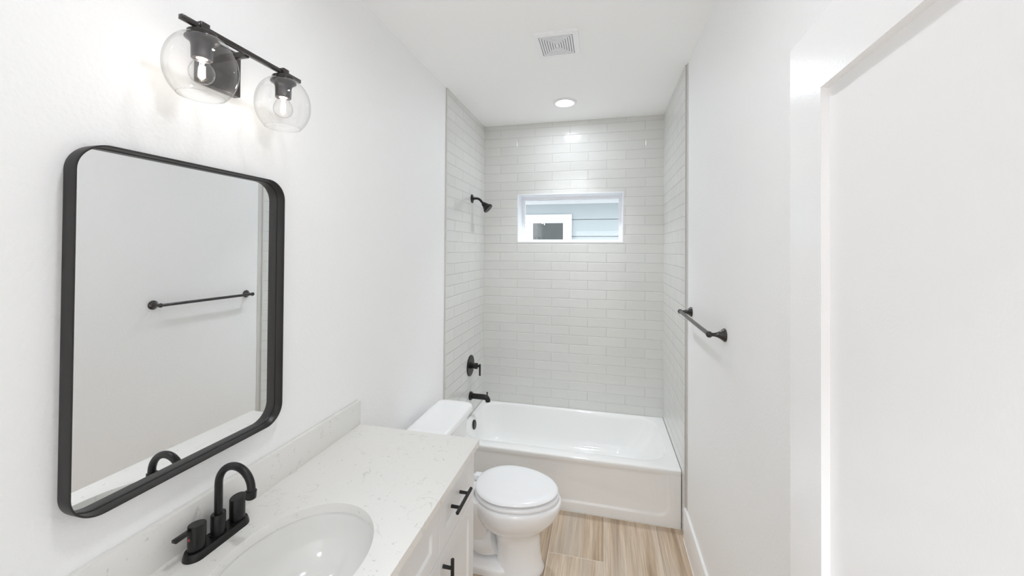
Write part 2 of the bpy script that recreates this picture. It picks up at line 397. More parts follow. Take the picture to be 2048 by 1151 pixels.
# window
win = sroot('window_1', (-0.2865, YBT, WZ0))
def ring(x0, x1, z0, z1, t, y0, y1, bm=None):
    b = box(x0, x1, y0, y1, z0, z0 + t, bm=bm); box(x0, x1, y0, y1, z1 - t, z1, bm=b)
    box(x0, x0 + t, y0, y1, z0 + t, z1 - t, bm=b); box(x1 - t, x1, y0, y1, z0 + t, z1 - t, bm=b); return b
obj('window_return', ring(WX0, WX1, WZ0, WZ1, 0.0075, YBT - 0.002, YBT + WD), M['reveal'], win)
WY = YBT + WD
obj('window_frame', ring(WX0 + 0.0002, WX1 - 0.0002, WZ0 + 0.0002, WZ1 - 0.0002, 0.026, WY, WY + 0.045, ring(WX0 + 0.024, WX1 - 0.024, WZ0 + 0.024, WZ1 - 0.024, 0.008, WY + 0.012, WY + 0.045)), M['vinyl'], win)
obj('window_pane', box(WX0 + 0.03, WX1 - 0.03, WY + 0.02, WY + 0.024, WZ0 + 0.03, WZ1 - 0.03), M['pane'], win)

# ------------------------------------------------------------ neighbouring house seen through the window
NY = 5.6
nb = thing('neighbouring_house', 'grey-blue house with lap siding and a white-trimmed window, seen outside through the small window', 'building', (-0.4, NY, 0))
def siding():
    x0, x1 = -4.0, 3.5; z = 2.1304 - 0.2435 * 9
    bm = box(x0, x1, NY + 0.02, NY + 0.3, 0, 3.4)
    while z < 3.2:       # one lapped board per course with a shadow gap under it
        pts = [(NY - 0.018, z + 0.009), (NY - 0.004, z + 0.2435), (NY + 0.021, z + 0.2435), (NY + 0.021, z + 0.009)]
        loft([[(x, y, zc) for y, zc in pts] for x in (x0, x1)], bm); z += 0.2435
    return bm
obj('siding', siding(), M['siding'], nb, None)
obj('soffit', box(-4, 3.5, NY - 0.45, NY + 0.3, 2.42, 2.52, bm=box(-4, 3.5, NY - 0.04, NY, 2.36, 2.43)), M['sidingtrim'], nb)
nw = obj('window_frame', ring(-1.13, -0.44, 1.1, 2.21, 0.085, NY - 0.045, NY, ring(-1.05, -0.52, 1.18, 2.13, 0.045, NY - 0.035, NY)), M['sidingtrim'], nb)
obj('window_pane', box(-1.01, -0.56, NY - 0.028, NY - 0.022, 1.22, 2.09), M['darkpane'], nw)
struct('ground', box(-6, 6, 3.5, 9, -0.3, -0.2), M['ground'])

# ------------------------------------------------------------ bathtub
def tub():
    X0, X1, Y0, Y1, Z = XLT + 0.003, XRT - 0.003, TUBY, YBT - 0.003, TUBZ
    cx, cy = (X0 + X1) / 2, (Y0 + Y1) / 2; hx, hy = (X1 - X0) / 2, (Y1 - Y0) / 2
    n = 10
    def sec(x0, x1, y0, y1, r, z): return [(u, v, z) for u, v in rrect((x0 + x1) / 2, (y0 + y1) / 2, (x1 - x0) / 2, (y1 - y0) / 2, r, n)]
    S_ = []
    S_.append(sec(X0, X1, Y0 + 0.004, Y1, 0.002, Z - 0.035))
    S_.append(sec(X0, X1, Y0, Y1, 0.002, Z - 0.022))
    S_.append(sec(X0, X1, Y0, Y1, 0.003, Z - 0.008))
    S_.append(sec(X0, X1, Y0 + 0.003, Y1, 0.003, Z - 0.002))
    S_.append(sec(X0, X1, Y0 + 0.009, Y1, 0.004, Z))
    # inner basin
    ix0, ix1, iy0, iy1 = X0 + 0.036, X1 - 0.060, Y0 + 0.090, Y1 - 0.028
    S_.append(sec(ix0 - 0.012, ix1 + 0.012, iy0 - 0.012, iy1 + 0.010, 0.17, Z - 0.0005))
    S_.append(sec(ix0 - 0.004, ix1 + 0.004, iy0 - 0.004, iy1 + 0.003, 0.165, Z - 0.004))
    S_.append(sec(ix0, ix1, iy0, iy1, 0.16, Z - 0.012))
    S_.append(sec(ix0 + 0.004, ix1 - 0.010, iy0 + 0.005, iy1 - 0.005, 0.155, Z - 0.035))
    S_.append(sec(ix0 + 0.015, ix1 - 0.060, iy0 + 0.018, iy1 - 0.018, 0.145, Z - 0.12))
    S_.append(sec(ix0 + 0.030, ix1 - 0.130, iy0 + 0.032, iy1 - 0.034, 0.13, Z - 0.22))
    S_.append(sec(ix0 + 0.045, ix1 - 0.175, iy0 + 0.045, iy1 - 0.048, 0.12, Z - 0.262))
    S_.append(sec(ix0 + 0.070, ix1 - 0.215, iy0 + 0.070, iy1 - 0.075, 0.11, Z - 0.285))
    S_.append(sec(ix0 + 0.12, ix1 - 0.27, iy0 + 0.12, iy1 - 0.125, 0.09, Z - 0.292))
    bm = loft(S_, None, False, True)
    return bm
tb = thing('bathtub', 'white alcove bathtub with a recessed apron under the tiled wall', 'bathtub', (-0.28, 2.9, 0))
obj('tub_basin', tub(), M['enamel'], tb, 50)
def apron():
    X0, X1, Y0, Z = XLT + 0.003, XRT - 0.003, TUBY, TUBZ - 0.030
    n = 8; O = []
    # outer rectangle sampled to match rounded rectangle count
    ax0, ax1, az0, az1 = X0 + 0.11, X1 - 0.062, 0.052, Z + 0.03
    inner = rrect((ax0 + ax1) / 2, (az0 + az1) / 2, (ax1 - ax0) / 2, (az1 - az0) / 2, 0.07, n)
    # keep only the lower corners rounded: the panel runs up under the rim
    def rr(g, dy, ztop):
        pts = []
        x0, x1, z0 = ax0 + g, ax1 - g, az0 + g; r = 0.07 - g
        pts.append((x1, dy, ztop));
        for i in range(n + 1):
            a = R(0 - 90 * i / n); pts.append((x1 - r + r * math.cos(a), dy, z0 + r + r * math.sin(a)))
        for i in range(n + 1):
            a = R(270 - 90 * i / n); pts.append((x0 + r + r * math.cos(a), dy, z0 + r + r * math.sin(a)))
        pts.append((x0, dy, ztop)); return pts
    bm = bmesh.new()
    yf, yb_ = Y0 + 0.004, Y0 + 0.013
    outer = [(X1, yf, Z)] + [(X1, yf, 0.0)] * (n + 1) + [(X0, yf, 0.0)] * (n + 1) + [(X0, yf, Z)]
    rings = []
    for s in (outer, rr(0, yf, Z), rr(0.006, yf + 0.002, Z), rr(0.014, yb_ - 0.002, Z), rr(0.020, yb_, Z)):
        rings.append([bm.verts.new(p) for p in s])
    for p, q in zip(rings, rings[1:]):
        for k in range(len(p) - 1):
            try: bm.faces.new((p[k], p[k + 1], q[k + 1], q[k]))
            except ValueError: pass
    bm.faces.new(rings[-1])
    # lip underside and back
    a = [bm.verts.new(p) for p in ((X0, yf, Z), (X1, yf, Z), (X1, Y0 + 0.03, Z), (X0, Y0 + 0.03, Z))]
    bm.faces.new(a)
    a = [bm.verts.new(p) for p in ((X0, Y0 + 0.03, 0), (X1, Y0 + 0.03, 0), (X1, Y0 + 0.03, Z), (X0, Y0 + 0.03, Z))]
    bm.faces.new(a)
    bmesh.ops.remove_doubles(bm, verts=bm.verts, dist=1e-5)
    bmesh.ops.dissolve_degenerate(bm, dist=1e-6, edges=bm.edges)
    return bm
obj('apron', apron(), M['enamel'], tb, 40)
ov = Vector((-0.990, 2.925, 0.297))
obj('overflow_plate', lathe(ov - Vector((0.012, 0, 0)), (1, 0, 0.08), [(0, 0.0), (0, 0.036), (0.012, 0.036), (0.016, 0.032), (0.018, 0.014), (0.018, 0)], 36), M['black'], tb)['label'] = 'round black overflow plate'
obj('drain', lathe((-0.74, 2.89, 0.0585), (0, 0, 1), [(0, 0), (0, 0.032), (0.003, 0.032), (0.005, 0.026), (0.005, 0)], 32), M['black'], tb)['label'] = 'black drain'

# tub spout, valve, shower head on the left tiled wall
ts = thing('tub_spout', 'black tub spout with diverter pin on the tiled wall above the tub', 'tub spout', (XLT, 2.955, 0.512))
b = lathe((XLT, 2.955, 0.512), (1, 0, 0), [(0, 0), (0, 0.033), (0.015, 0.033), (0.018, 0.030), (0.018, 0)], 36)
obj('flange', b, M['black'], ts)
pth = [(XLT + 0.016, 2.955, 0.512), (-0.93, 2.955, 0.512), (-0.912, 2.955, 0.511), (-0.899, 2.955, 0.505), (-0.892, 2.955, 0.495), (-0.890, 2.955, 0.478)]
obj('spout', tube(pth, [0.0215, 0.0215, 0.0215, 0.0215, 0.0205, 0.0195], 24), M['black'], ts, 50)
obj('diverter_pin', lathe((-0.897, 2.955, 0.525), (0, 0, 1), [(0, 0), (0, 0.0045), (0.018, 0.0045), (0.020, 0.0065), (0.028, 0.0065), (0.029, 0.005), (0.029, 0)], 16), M['black'], ts)
vv = thing('shower_valve', 'round black shower valve trim with a lever handle on the tiled wall', 'shower valve', (XLT, 2.955, 0.755))
obj('escutcheon', lathe((XLT, 2.955, 0.755), (1, 0, 0), [(0, 0), (0, 0.084), (0.004, 0.084), (0.008, 0.080), (0.009, 0.03), (0.009, 0)], 56), M['black'], vv)
obj('hub', lathe((XLT + 0.008, 2.955, 0.755), (1, 0, 0), [(0, 0), (0, 0.026), (0.006, 0.026), (0.008, 0.021), (0.030, 0.021), (0.032, 0.024), (0.052, 0.024), (0.056, 0.020), (0.057, 0.009), (0.068, 0.008), (0.068, 0)], 36), M['black'], vv)
obj('lever', lathe((-0.960, 2.955, 0.772), (0, 0, -1), [(0, 0), (0, 0.0062), (0.001, 0.0074), (0.091, 0.0074), (0.092, 0.0062), (0.092, 0)], 20), M['black'], vv)
sh = thing('shower', 'black shower head on a curved arm high on the left tiled wall', 'shower head', (XLT, 2.966, 2.107))
obj('flange', lathe((XLT, 2.966, 2.107), (1, 0, 0), [(0, 0), (0, 0.036), (0.004, 0.035), (0.011, 0.022), (0.013, 0.012), (0.013, 0)], 36), M['black'], sh)
pth = [(XLT + 0.008, 2.966, 2.107), (-1.015, 2.966, 2.108), (-1.0, 2.966, 2.108), (-0.985, 2.966, 2.104), (-0.972, 2.966, 2.095), (-0.958, 2.966, 2.079), (-0.948, 2.966, 2.067)]
obj('shower_arm', tube(pth, 0.0098, 18), M['black'], sh, 50)
dirn = Vector((0.72, 0, -0.69)).normalized()
obj('shower_head', lathe(Vector((-0.949, 2.966, 2.068)), dirn, [(0, 0), (0, 0.014), (0.004, 0.018), (0.014, 0.018), (0.016, 0.021), (0.022, 0.022), (0.050, 0.036), (0.053, 0.041), (0.066, 0.042), (0.070, 0.039), (0.070, 0)], 40), M['black'], sh)

# ------------------------------------------------------------ toilet
TY = 2.04
to = thing('toilet', 'white two-piece toilet with closed lid between the vanity and the bathtub', 'toilet', (-0.62, TY, 0))
def egg(x0, x1, hy, z, n=48, back=0.0, pw=1.0):
    """outline elongated toward +X: x0 back, x1 tip, hy half width. widest nearer to the back"""
    out = []
    xm = x0 + (x1 - x0) * 0.42
    for i in range(n):
        a = 2 * PI * i / n; c, s = math.cos(a), math.sin(a)
        if c >= 0: x = xm + (x1 - xm) * (abs(c) ** pw)
        else: x = xm - (xm - x0) * (abs(c) ** (1 - back))
        out.append((x, TY + hy * s * (1 - 0.0 * c), z))
    return out
def bowl():
    secs = [
        egg(-0.560, -0.300, 0.112, 0.0),
        egg(-0.562, -0.297, 0.114, 0.012),
        egg(-0.556, -0.309, 0.108, 0.030),
        egg(-0.552, -0.318, 0.101, 0.10),
        egg(-0.560, -0.322, 0.103, 0.17),
        egg(-0.585, -0.318, 0.112, 0.205),
        egg(-0.620, -0.295, 0.136, 0.232),
        egg(-0.655, -0.258, 0.160, 0.262),
        egg(-0.672, -0.228, 0.178, 0.300),
        egg(-0.680, -0.213, 0.187, 0.335),
        egg(-0.682, -0.208, 0.190, 0.358),
        egg(-0.681, -0.210, 0.188, 0.371),
        egg(-0.676, -0.217, 0.182, 0.377),
        egg(-0.60, -0.30, 0.10, 0.377)]
    return loft(secs)
obj('bowl', bowl(), M['porcelain'], to, 60)
# rear shelf joining bowl to tank, trapway and foot
def shelf():
    def s(x0, x1, hy, z, r): return [(u, v, z) for u, v in rrect((x0 + x1) / 2, TY, (x1 - x0) / 2, hy, r, 6)]
    b = loft([s(-0.90, -0.60, 0.085, 0.16, 0.05), s(-0.96, -0.60, 0.105, 0.26, 0.05), s(-0.985, -0.60, 0.125, 0.33, 0.05), s(-0.985, -0.60, 0.13, 0.372, 0.05), s(-0.98, -0.605, 0.125, 0.378, 0.05)])
    return b
obj('tank_shelf', shelf(), M['porcelain'], to, 50)
tr_ = []
for p in [(-0.56, 0.13), (-0.62, 0.115), (-0.68, 0.14), (-0.72, 0.20), (-0.76, 0.235), (-0.81, 0.21), (-0.84, 0.14), (-0.85, 0.05), (-0.85, 0.02)]:
    tr_.append((p[0], TY, p[1]))
def smooth_path(P, k=6):
    P = [Vector(p) for p in P]; out = []
    for i in range(len(P) - 1):
        a, b_, c, d = P[max(i - 1, 0)], P[i], P[i + 1], P[min(i + 2, len(P) - 1)]
        for j in range(k):
            t = j / k; out.append(0.5 * ((2 * b_) + (c - a) * t + (2 * a - 5 * b_ + 4 * c - d) * t * t + (3 * b_ - a - 3 * c + d) * t ** 3))
    out.append(P[-1]); return out
def trapway():
    P = smooth_path(tr_)
    return tube(P, [0.075] * len(P), 28)
b = trapway()
for v in b.verts: v.co.y = TY + (v.co.y - TY) * 1.15
obj('trapway', b, M['porcelain'], to, 60)
def foot():
    def s(g, z): return [(u, v, z) for u, v in rrect(-0.70, TY, 0.23 - g, 0.115 - g, 0.05, 8)]
    return loft([s(0, 0.0), s(0, 0.028), s(0.006, 0.038), s(0.02, 0.042)])
obj('foot', foot(), M['porcelain'], to, 50)
for s_ in (-1, 1):
    obj('bolt_cap', lathe((-0.72, TY + s_ * 0.093, 0.040), (0, 0, 1), [(0, 0), (0, 0.013), (0.010, 0.012), (0.016, 0.006), (0.017, 0)], 20), M['porcelain'], to)
# tank
def tank():
    def s(x0, x1, hy, z, r): return [(u, v, z) for u, v in rrect((x0 + x1) / 2, TY + 0.01, (x1 - x0) / 2, hy, r, 8)]
    return loft([s(-0.975, -0.835, 0.165, 0.378, 0.04), s(-0.985, -0.822, 0.180, 0.392, 0.045), s(-0.995, -0.806, 0.205, 0.55, 0.045), s(-1.0, -0.800, 0.215, 0.702, 0.045)])
obj('tank', tank(), M['porcelain'], to, 50)
def tlid():
    def s(g, z):
        n = 8; pts = rrect(-0.895, TY + 0.01, 0.118 - g, 0.238 - g, max(0.052 - g, 0.01), n)
        return [(u + (0.010 * (1 - ((v - TY - 0.01) / 0.24) ** 2) if u > -0.85 else 0), v, z) for u, v in pts]
    return loft([s(0.012, 0.702), s(0.004, 0.706), s(0.0, 0.714), s(0.0, 0.730), s(0.003, 0.738), s(0.010, 0.744), s(0.022, 0.747), s(0.06, 0.748)])
obj('tank_lid', tlid(), M['porcelain'], to, 50)
b = lathe((-0.797, TY - 0.155, 0.655), (1, 0, 0), [(0, 0), (0, 0.013), (0.012, 0.012), (0.016, 0.006), (0.016, 0)], 20)
tube([(-0.785, TY - 0.155, 0.655), (-0.783, TY - 0.12, 0.652), (-0.781, TY - 0.085, 0.645)], [0.006, 0.007, 0.006], 12, b)
obj('flush_lever', b, M['chrome'], to, 50)
# seat ring and lid
def seatring():
    S_ = [egg(-0.664, -0.236, 0.166, 0.3820), egg(-0.676, -0.221, 0.180, 0.3860), egg(-0.678, -0.219, 0.182, 0.392), egg(-0.675, -0.223, 0.178, 0.3995), egg(-0.664, -0.236, 0.166, 0.4030),
          egg(-0.59, -0.31, 0.10, 0.4030), egg(-0.59, -0.31, 0.10, 0.3820)]
    b = loft(S_ + [S_[0]], None, False, False); return b
obj('seat', seatring(), M['seatplastic'], to, 50)
def seatlid():
    def cut(s, zb=None):
        return [(max(x, -0.668), y, z) for x, y, z in s]
    S_ = [egg(-0.655, -0.250, 0.155, 0.4080), egg(-0.667, -0.237, 0.168, 0.4090), egg(-0.676, -0.228, 0.178, 0.4140), egg(-0.677, -0.226, 0.180, 0.420), egg(-0.672, -0.232, 0.174, 0.4265),
          egg(-0.662, -0.244, 0.164, 0.4305), egg(-0.63, -0.275, 0.135, 0.4325), egg(-0.56, -0.35, 0.07, 0.4335)]
    return loft([cut(s) for s in S_])
obj('seat_lid', seatlid(), M['seatplastic'], to, 50)
for s_ in (-1, 1):
    obj('hinge', box(-0.712, -0.668, TY + s_ * 0.075 - 0.022, TY + s_ * 0.075 + 0.022, 0.379, 0.408, 0.006, 3), M['seatplastic'], to)

# ------------------------------------------------------------ vanity
VY0, VY1, VF = 0.14, 1.475, -0.50
va = thing('vanity_cabinet', 'white shaker vanity cabinet with black bar handles under the stone countertop', 'cabinet', (-0.78, 0.81, 0))
CT0, CT1 = 0.897, 0.925
b = box(XL + 0.002, VF - 0.021, VY0, VY0 + 0.018, 0.0, CT0); box(XL + 0.002, VF - 0.021, VY1 - 0.018, VY1, 0, CT0, bm=b)
box(XL + 0.002, XL + 0.01, VY0 + 0.018, VY1 - 0.018, 0.1, CT0, bm=b); box(XL + 0.01, VF - 0.04, VY0 + 0.018, VY1 - 0.018, 0.1, 0.118, bm=b)
box(VF - 0.09, VF - 0.075, VY0 + 0.018, VY1 - 0.018, 0, 0.1, bm=b)
# face frame: stiles and rails
for y0, y1 in ((VY0, VY0 + 0.03), (0.462, 0.49), (1.124, 1.152), (VY1 - 0.03, VY1)): box(VF - 0.040, VF - 0.0205, y0, y1, 0.1, CT0, bm=b)
for z0, z1 in ((0.10, 0.13), (0.700, 0.735), (0.87, CT0)): box(VF - 0.040, VF - 0.0205, VY0, VY1, z0, z1, bm=b)
obj('carcass', b, M['cab'], va)
def shaker(y0, y1, z0, z1, st, rec=0.006):
    bm = bmesh.new()
    def rc(g, x): return [(x, y0 + g, z0 + g), (x, y1 - g, z0 + g), (x, y1 - g, z1 - g), (x, y0 + g, z1 - g)]
    return loft([rc(0, VF - 0.019), rc(0, VF - 0.001), rc(0.001, VF), rc(st, VF), rc(st + 0.008, VF - rec)], bm)
def pull(c, axis, parent, L=0.139, sp=0.0795):
    c = Vector(c); ax = Vector(axis)
    b = lathe(c - ax * L / 2, ax, [(0, 0), (0, 0.0048), (0.0012, 0.006), (L - 0.0012, 0.006), (L, 0.0048), (L, 0)], 20)
    for s in (-1, 1): lathe(Vector((VF + 0.0002, c.y, c.z)) + ax * s * sp / 2, (1, 0, 0), [(0, 0), (0, 0.0058), (c.x - VF, 0.0052), (c.x - VF, 0)], 16, b)
    o = obj('handle', b, M['black'], parent, 40); o['label'] = 'black bar handle'; return o
HX = -0.467
G = 0.0016
for y0, y1, hy in ((VY0 + 0.003, 0.476 - G, 0.335), (1.138 + G, VY1 - 0.003, 1.276)):
    d = obj('drawer', shaker(y0, y1, 0.7185 + G, 0.886, 0.050), M['cab'], va, 25); pull((HX, hy, 0.818), (0, 1, 0), d)
    d = obj('door', shaker(y0, y1, 0.112, 0.7185 - G, 0.055), M['cab'], va, 25); pull((HX, 0.44 if y0 < 0.5 else 1.169, 0.628), (0, 0, 1), d)
obj('false_front', shaker(0.476 + G, 1.138 - G, 0.7185 + G, 0.886, 0.052), M['cab'], va, 25)
for y0, y1, hy in ((0.476 + G, 0.807 - G, 0.775), (0.807 + G, 1.138 - G, 0.839)):
    d = obj('door', shaker(y0, y1, 0.112, 0.7185 - G, 0.055), M['cab'], va, 25); pull((HX, hy, 0.628), (0, 0, 1), d)

# countertop with an oval cut-out, backsplash as its part
SKX, SKY, SA, SB = -0.742, 0.8166, 0.172, 0.204
ct = thing('countertop', 'off-white speckled stone countertop with low backsplash on the vanity', 'countertop', (-0.77, 0.8, CT0))
def slab():
    bm = bmesh.new(); x0, x1, y0, y1 = XL + 0.001, -0.4855, 0.127, 1.4937
    N = 96; ang = [2 * PI * i / N for i in range(N)]
    def el(z, g=0): return [(SKX + (SA + g) * math.cos(a), SKY + (SB + g) * math.sin(a), z) for a in ang]
    def rect(z, g=0):
        out = []
        for a in ang:
            c, s = math.cos(a) * SA, math.sin(a) * SB
            k = min(((x1 - g - SKX) if c > 0 else (x0 + g - SKX)) / c if abs(c) > 1e-9 else 1e9, ((y1 - g - SKY) if s > 0 else (y0 + g - SKY)) / s if abs(s) > 1e-9 else 1e9)
            out.append((SKX + c * k, SKY + s * k, z))
        # snap nearest points to the true corners
        for cx_, cy_ in ((x0 + g, y0 + g), (x0 + g, y1 - g), (x1 - g, y0 + g), (x1 - g, y1 - g)):
            i = min(range(N), key=lambda q: (out[q][0] - cx_) ** 2 + (out[q][1] - cy_) ** 2); out[i] = (cx_, cy_, z)
        return out
    S_ = [el(CT0), el(CT1 - 0.002), el(CT1 - 0.0006, 0.0006), el(CT1, 0.002), rect(CT1, 0.0015), rect(CT1 - 0.0015), rect(CT0), el(CT0)]
    return loft(S_, bm, False, False)
obj('slab', slab(), M['quartz'], ct, 30)
obj('backsplash', box(XL + 0.0008, -1.032, 0.127, 1.4937, CT1 + 0.0002, 1.030, 0.0012, 2), M['quartz'], ct)
# undermount sink
sk = thing('sink', 'oval white undermount sink below the countertop cut-out', 'sink', (SKX, SKY, 0.75))
def basin():
    prof = [(0.030, 0.0), (0.012, 0.0), (0.004, 0.0), (0.002, -0.004), (0.0, -0.012), (-0.006, -0.045), (-0.022, -0.085), (-0.052, -0.118), (-0.09, -0.135), (-0.130, -0.142), (-0.151, -0.144)]
    secs = []
    for g, dz in prof: secs.append([(SKX + (SA + g) * math.cos(a), SKY + (SB + g) * math.sin(a), CT0 - 0.0005 + dz) for a in [2 * PI * i / 64 for i in range(64)]])
    # outer skin
    for g, dz in [(-0.14, -0.156), (-0.085, -0.149), (-0.04, -0.132), (-0.008, -0.09), (0.008, -0.045), (0.014, -0.014), (0.030, -0.012)]:
        secs.append([(SKX + (SA + g) * math.cos(a), SKY + (SB + g) * math.sin(a), CT0 - 0.0005 + dz) for a in [2 * PI * i / 64 for i in range(64)]])
    return loft(secs + [secs[0]], None, False, False)
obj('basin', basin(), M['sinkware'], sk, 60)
obj('drain', lathe((SKX, SKY, CT0 - 0.152), (0, 0, 1), [(0, 0), (0, 0.022), (0.010, 0.022), (0.012, 0.034), (0.0135, 0.033), (0.013, 0.0)], 32), M['black'], sk)['label'] = 'black drain'

# ------------------------------------------------------------ faucet
FX, FY, FZ = -0.985, 0.8145, CT1
fa = thing('faucet', 'black two-handle gooseneck faucet behind the oval sink', 'faucet', (FX, FY, FZ))
def sec(hx, hy, z): return [(u, v, z) for u, v in rrect(FX, FY, hx, hy, hx, 10)]
obj('base_plate', loft([sec(0.0265, 0.084, FZ + 0.0002), sec(0.0262, 0.0835, FZ + 0.004), sec(0.0225, 0.080, FZ + 0.0165), sec(0.0215, 0.079, FZ + 0.0175), sec(0.018, 0.0755, FZ + 0.0175)]), M['black'], fa, 35)
def ell(cx, cy, ra, rb, z, n=36, tilt=0.0): return [(cx + ra * math.cos(2 * PI * i / n), cy + rb * math.sin(2 * PI * i / n), z + tilt * rb * math.sin(2 * PI * i / n)) for i in range(n)]
zb = FZ + 0.0174
obj('spout_collar', loft([ell(FX, FY, 0.0165, 0.0195, zb), ell(FX, FY, 0.0165, 0.0195, zb + 0.004), ell(FX, FY, 0.0150, 0.018, zb + 0.0045), ell(FX, FY, 0.0150, 0.018, zb + 0.0505), ell(FX, FY, 0.014, 0.017, zb + 0.0520)]), M['black'], fa, 35)
RS = 0.0528; zc = 1.0710
pth = [(FX, FY, zb + 0.050), (FX, FY, 1.02), (FX, FY, 1.05), (FX, FY, zc)]
for i in range(1, 25):
    a = PI - (PI + R(4)) * i / 24; pth.append((FX + RS + RS * math.cos(a), FY, zc + RS * math.sin(a)))
sp = obj('spout', tube(pth, 0.0094, 24), M['black'], fa, 50)
e = Vector(pth[-1]); dv = Vector((-0.07, 0, -1)).normalized()
obj('aerator', lathe(e - dv * 0.001, dv, [(0, 0), (0, 0.0115), (0.001, 0.0125), (0.018, 0.0125), (0.019, 0.0115), (0.018, 0)], 28), M['black'], sp)
for s_ in (-1, 1):
    hy = FY + s_ * 0.0545
    t_ = s_ * 0.10
    h = obj('handle', loft([ell(FX, hy, 0.0150, 0.0175, zb), ell(FX, hy, 0.0150, 0.0175, zb + 0.004), ell(FX, hy, 0.0168, 0.0200, zb + 0.005), ell(FX, hy, 0.0168, 0.0200, zb + 0.060, tilt=t_), ell(FX, hy, 0.0160, 0.0192, zb + 0.0612, tilt=t_)]), M['black'], fa, 35)
    y0 = hy + s_ * 0.017; y1 = hy + s_ * (0.054 if s_ < 0 else 0.049)
    lo, hi = sorted((y0, y1))
    obj('lever', box(FX - 0.0072, FX + 0.0072, lo, hi, zb + 0.050, zb + 0.0575, 0.0012), M['black'], h)
    if s_ < 0:
        obj('hot_mark', lathe((FX + 0.0012, hy - 0.0198, zb + 0.034), (0.06, -1, 0), [(0, 0), (0, 0.0034), (0.0012, 0.003), (0.0012, 0)], 16), M['red'], h)['label'] = 'red dot'

# ------------------------------------------------------------ mirror
MX = -1.0190; MY0, MY1, MZ0, MZ1 = 0.538, 1.055, 1.132, 1.9085
mi = thing('mirror', 'large rounded rectangular mirror in a deep black metal frame on the left wall', 'mirror', (XL, (MY0 + MY1) / 2, MZ0))
cy_, cz_, hy_, hz_ = (MY0 + MY1) / 2, (MZ0 + MZ1) / 2, (MY1 - MY0) / 2, (MZ1 - MZ0) / 2
def mr(g, x, r=0.060): return [(x, u, v) for u, v in rrect(cy_, cz_, hy_ - g, hz_ - g, r - g, 14)]
RECM = 0.0300
obj('frame', loft([mr(0, XL + 0.0008), mr(0, MX - 0.001), mr(0.0006, MX), mr(0.0034, MX), mr(0.004, MX - 0.001), mr(0.004, MX - RECM + 0.0035), mr(0.0055, MX - RECM + 0.0030), mr(0.0060, MX - RECM + 0.0005), mr(0.0060, MX - RECM - 0.0016), mr(0.004, MX - RECM - 0.0018), mr(0.004, XL + 0.0008), mr(0, XL + 0.0008)], None, False, False), M['frameblack'], mi, 35)
obj('mirror_glass', loft([mr(0.0063, MX - RECM - 0.0020), mr(0.0063, MX - RECM)]), M['mirror'], mi, 30)

# ------------------------------------------------------------ vanity light
LX, LZ = -0.94, 2.2205
vl = thing('vanity_light', 'black two-lamp bar light with clear glass globes on the wall above the mirror', 'wall light', (XL, 0.843, 2.19))
obj('back_plate', box(XL + 0.0005, XL + 0.022, 0.785, 0.901, 2.130, 2.256, 0.002), M['bronze'], vl)
obj('arm', box(XL + 0.0215, LX - 0.0065, 0.838, 0.852, LZ - 0.008, LZ + 0.006, 0.001), M['bronze'], vl)
obj('bar', box(LX - 0.006, LX + 0.006, 0.6705, 1.0237, LZ - 0.0055, LZ + 0.0055, 0.0006), M['bronze'], vl)
def globe_prof():
    out = [(0.0, 0.031), (-0.003, 0.0315), (-0.006, 0.036)]
    c, bz = -0.0745, 0.0850
    for i in range(25):
        t = R(54 - 106 * i / 24); out.append((c + bz * math.sin(t), 0.0742 * math.cos(t) ** 0.92))
    return out
for ly in (0.7203, 0.9611):
    obj('clamp', box(LX - 0.0105, LX + 0.0105, ly - 0.0105, ly + 0.0105, LZ - 0.012, LZ + 0.0115, 0.001), M['bronze'], vl)
    zt = LZ - 0.012
    obj('cap', lathe((LX, ly, zt), (0, 0, -1), [(0, 0), (0, 0.029), (0.001, 0.030), (0.010, 0.030), (0.011, 0.029), (0.011, 0)], 40), M['bronze'], vl)
    zg = zt - 0.011
    obj('lamp_holder', lathe((LX, ly, zg), (0, 0, -1), [(0, 0), (0, 0.0295), (0.004, 0.0345), (0.006, 0.0345), (0.010, 0.028), (0.016, 0.0235), (0.024, 0.0218), (0.052, 0.0212), (0.053, 0.0200), (0.050, 0.0180), (0.050, 0)], 40), M['socket'], vl, 30)
    P_ = globe_prof()
    d_, r_ = P_[-1]
    lip = [(d_ + 0.0011 * math.sin(t), r_ - 0.0002 + 0.0011 * math.cos(t)) for t in [2 * PI * i / 8 for i in range(9)]]
    b = lathe((LX, ly, zg), (0, 0, -1), [(-d, r) for d, r in P_], 64, None, False)
    lathe((LX, ly, zg), (0, 0, -1), [(-d, r) for d, r in lip], 64, b, False)
    obj('glass_shade', b, M['shade'], vl, 60)
    bl = obj('light_bulb', lathe((LX, ly, zg - 0.046), (0, 0, -1), [(0, 0.0125), (0.006, 0.0130), (0.014, 0.0165), (0.024, 0.0225), (0.034, 0.0258), (0.042, 0.0262), (0.050, 0.0245), (0.058, 0.0195), (0.063, 0.0125), (0.0655, 0.005), (0.066, 0)], 40, None, False), M['bulb'], vl, 60)
    b = bmesh.new()
    for k in range(4):
        a = PI / 4 + k * PI / 2
        x0_, y0_ = LX + 0.0038 * math.cos(a), ly + 0.0038 * math.sin(a)
        tube([(x0_, y0_, zg - 0.060), (x0_, y0_, zg - 0.092)], 0.0005, 8, b)
    obj('filament', b, M['filament'], bl)
    obj('bulb_stem', lathe((LX, ly, zg - 0.044), (0, 0, -1), [(0, 0), (0, 0.0115), (0.007, 0.0115), (0.010, 0.005), (0.016, 0.0028), (0.016, 0)], 20), M['ceramic'], bl)
    pl = bpy.data.lights.new('bulb_glow', 'POINT'); pl.energy = BULB_WATTS; pl.color = (1.0, 0.93, 0.84); pl.shadow_soft_size = 0.008
    po = bpy.data.objects.new('bulb_glow', pl); COL.objects.link(po); po.location = (LX, ly, zg - 0.078)

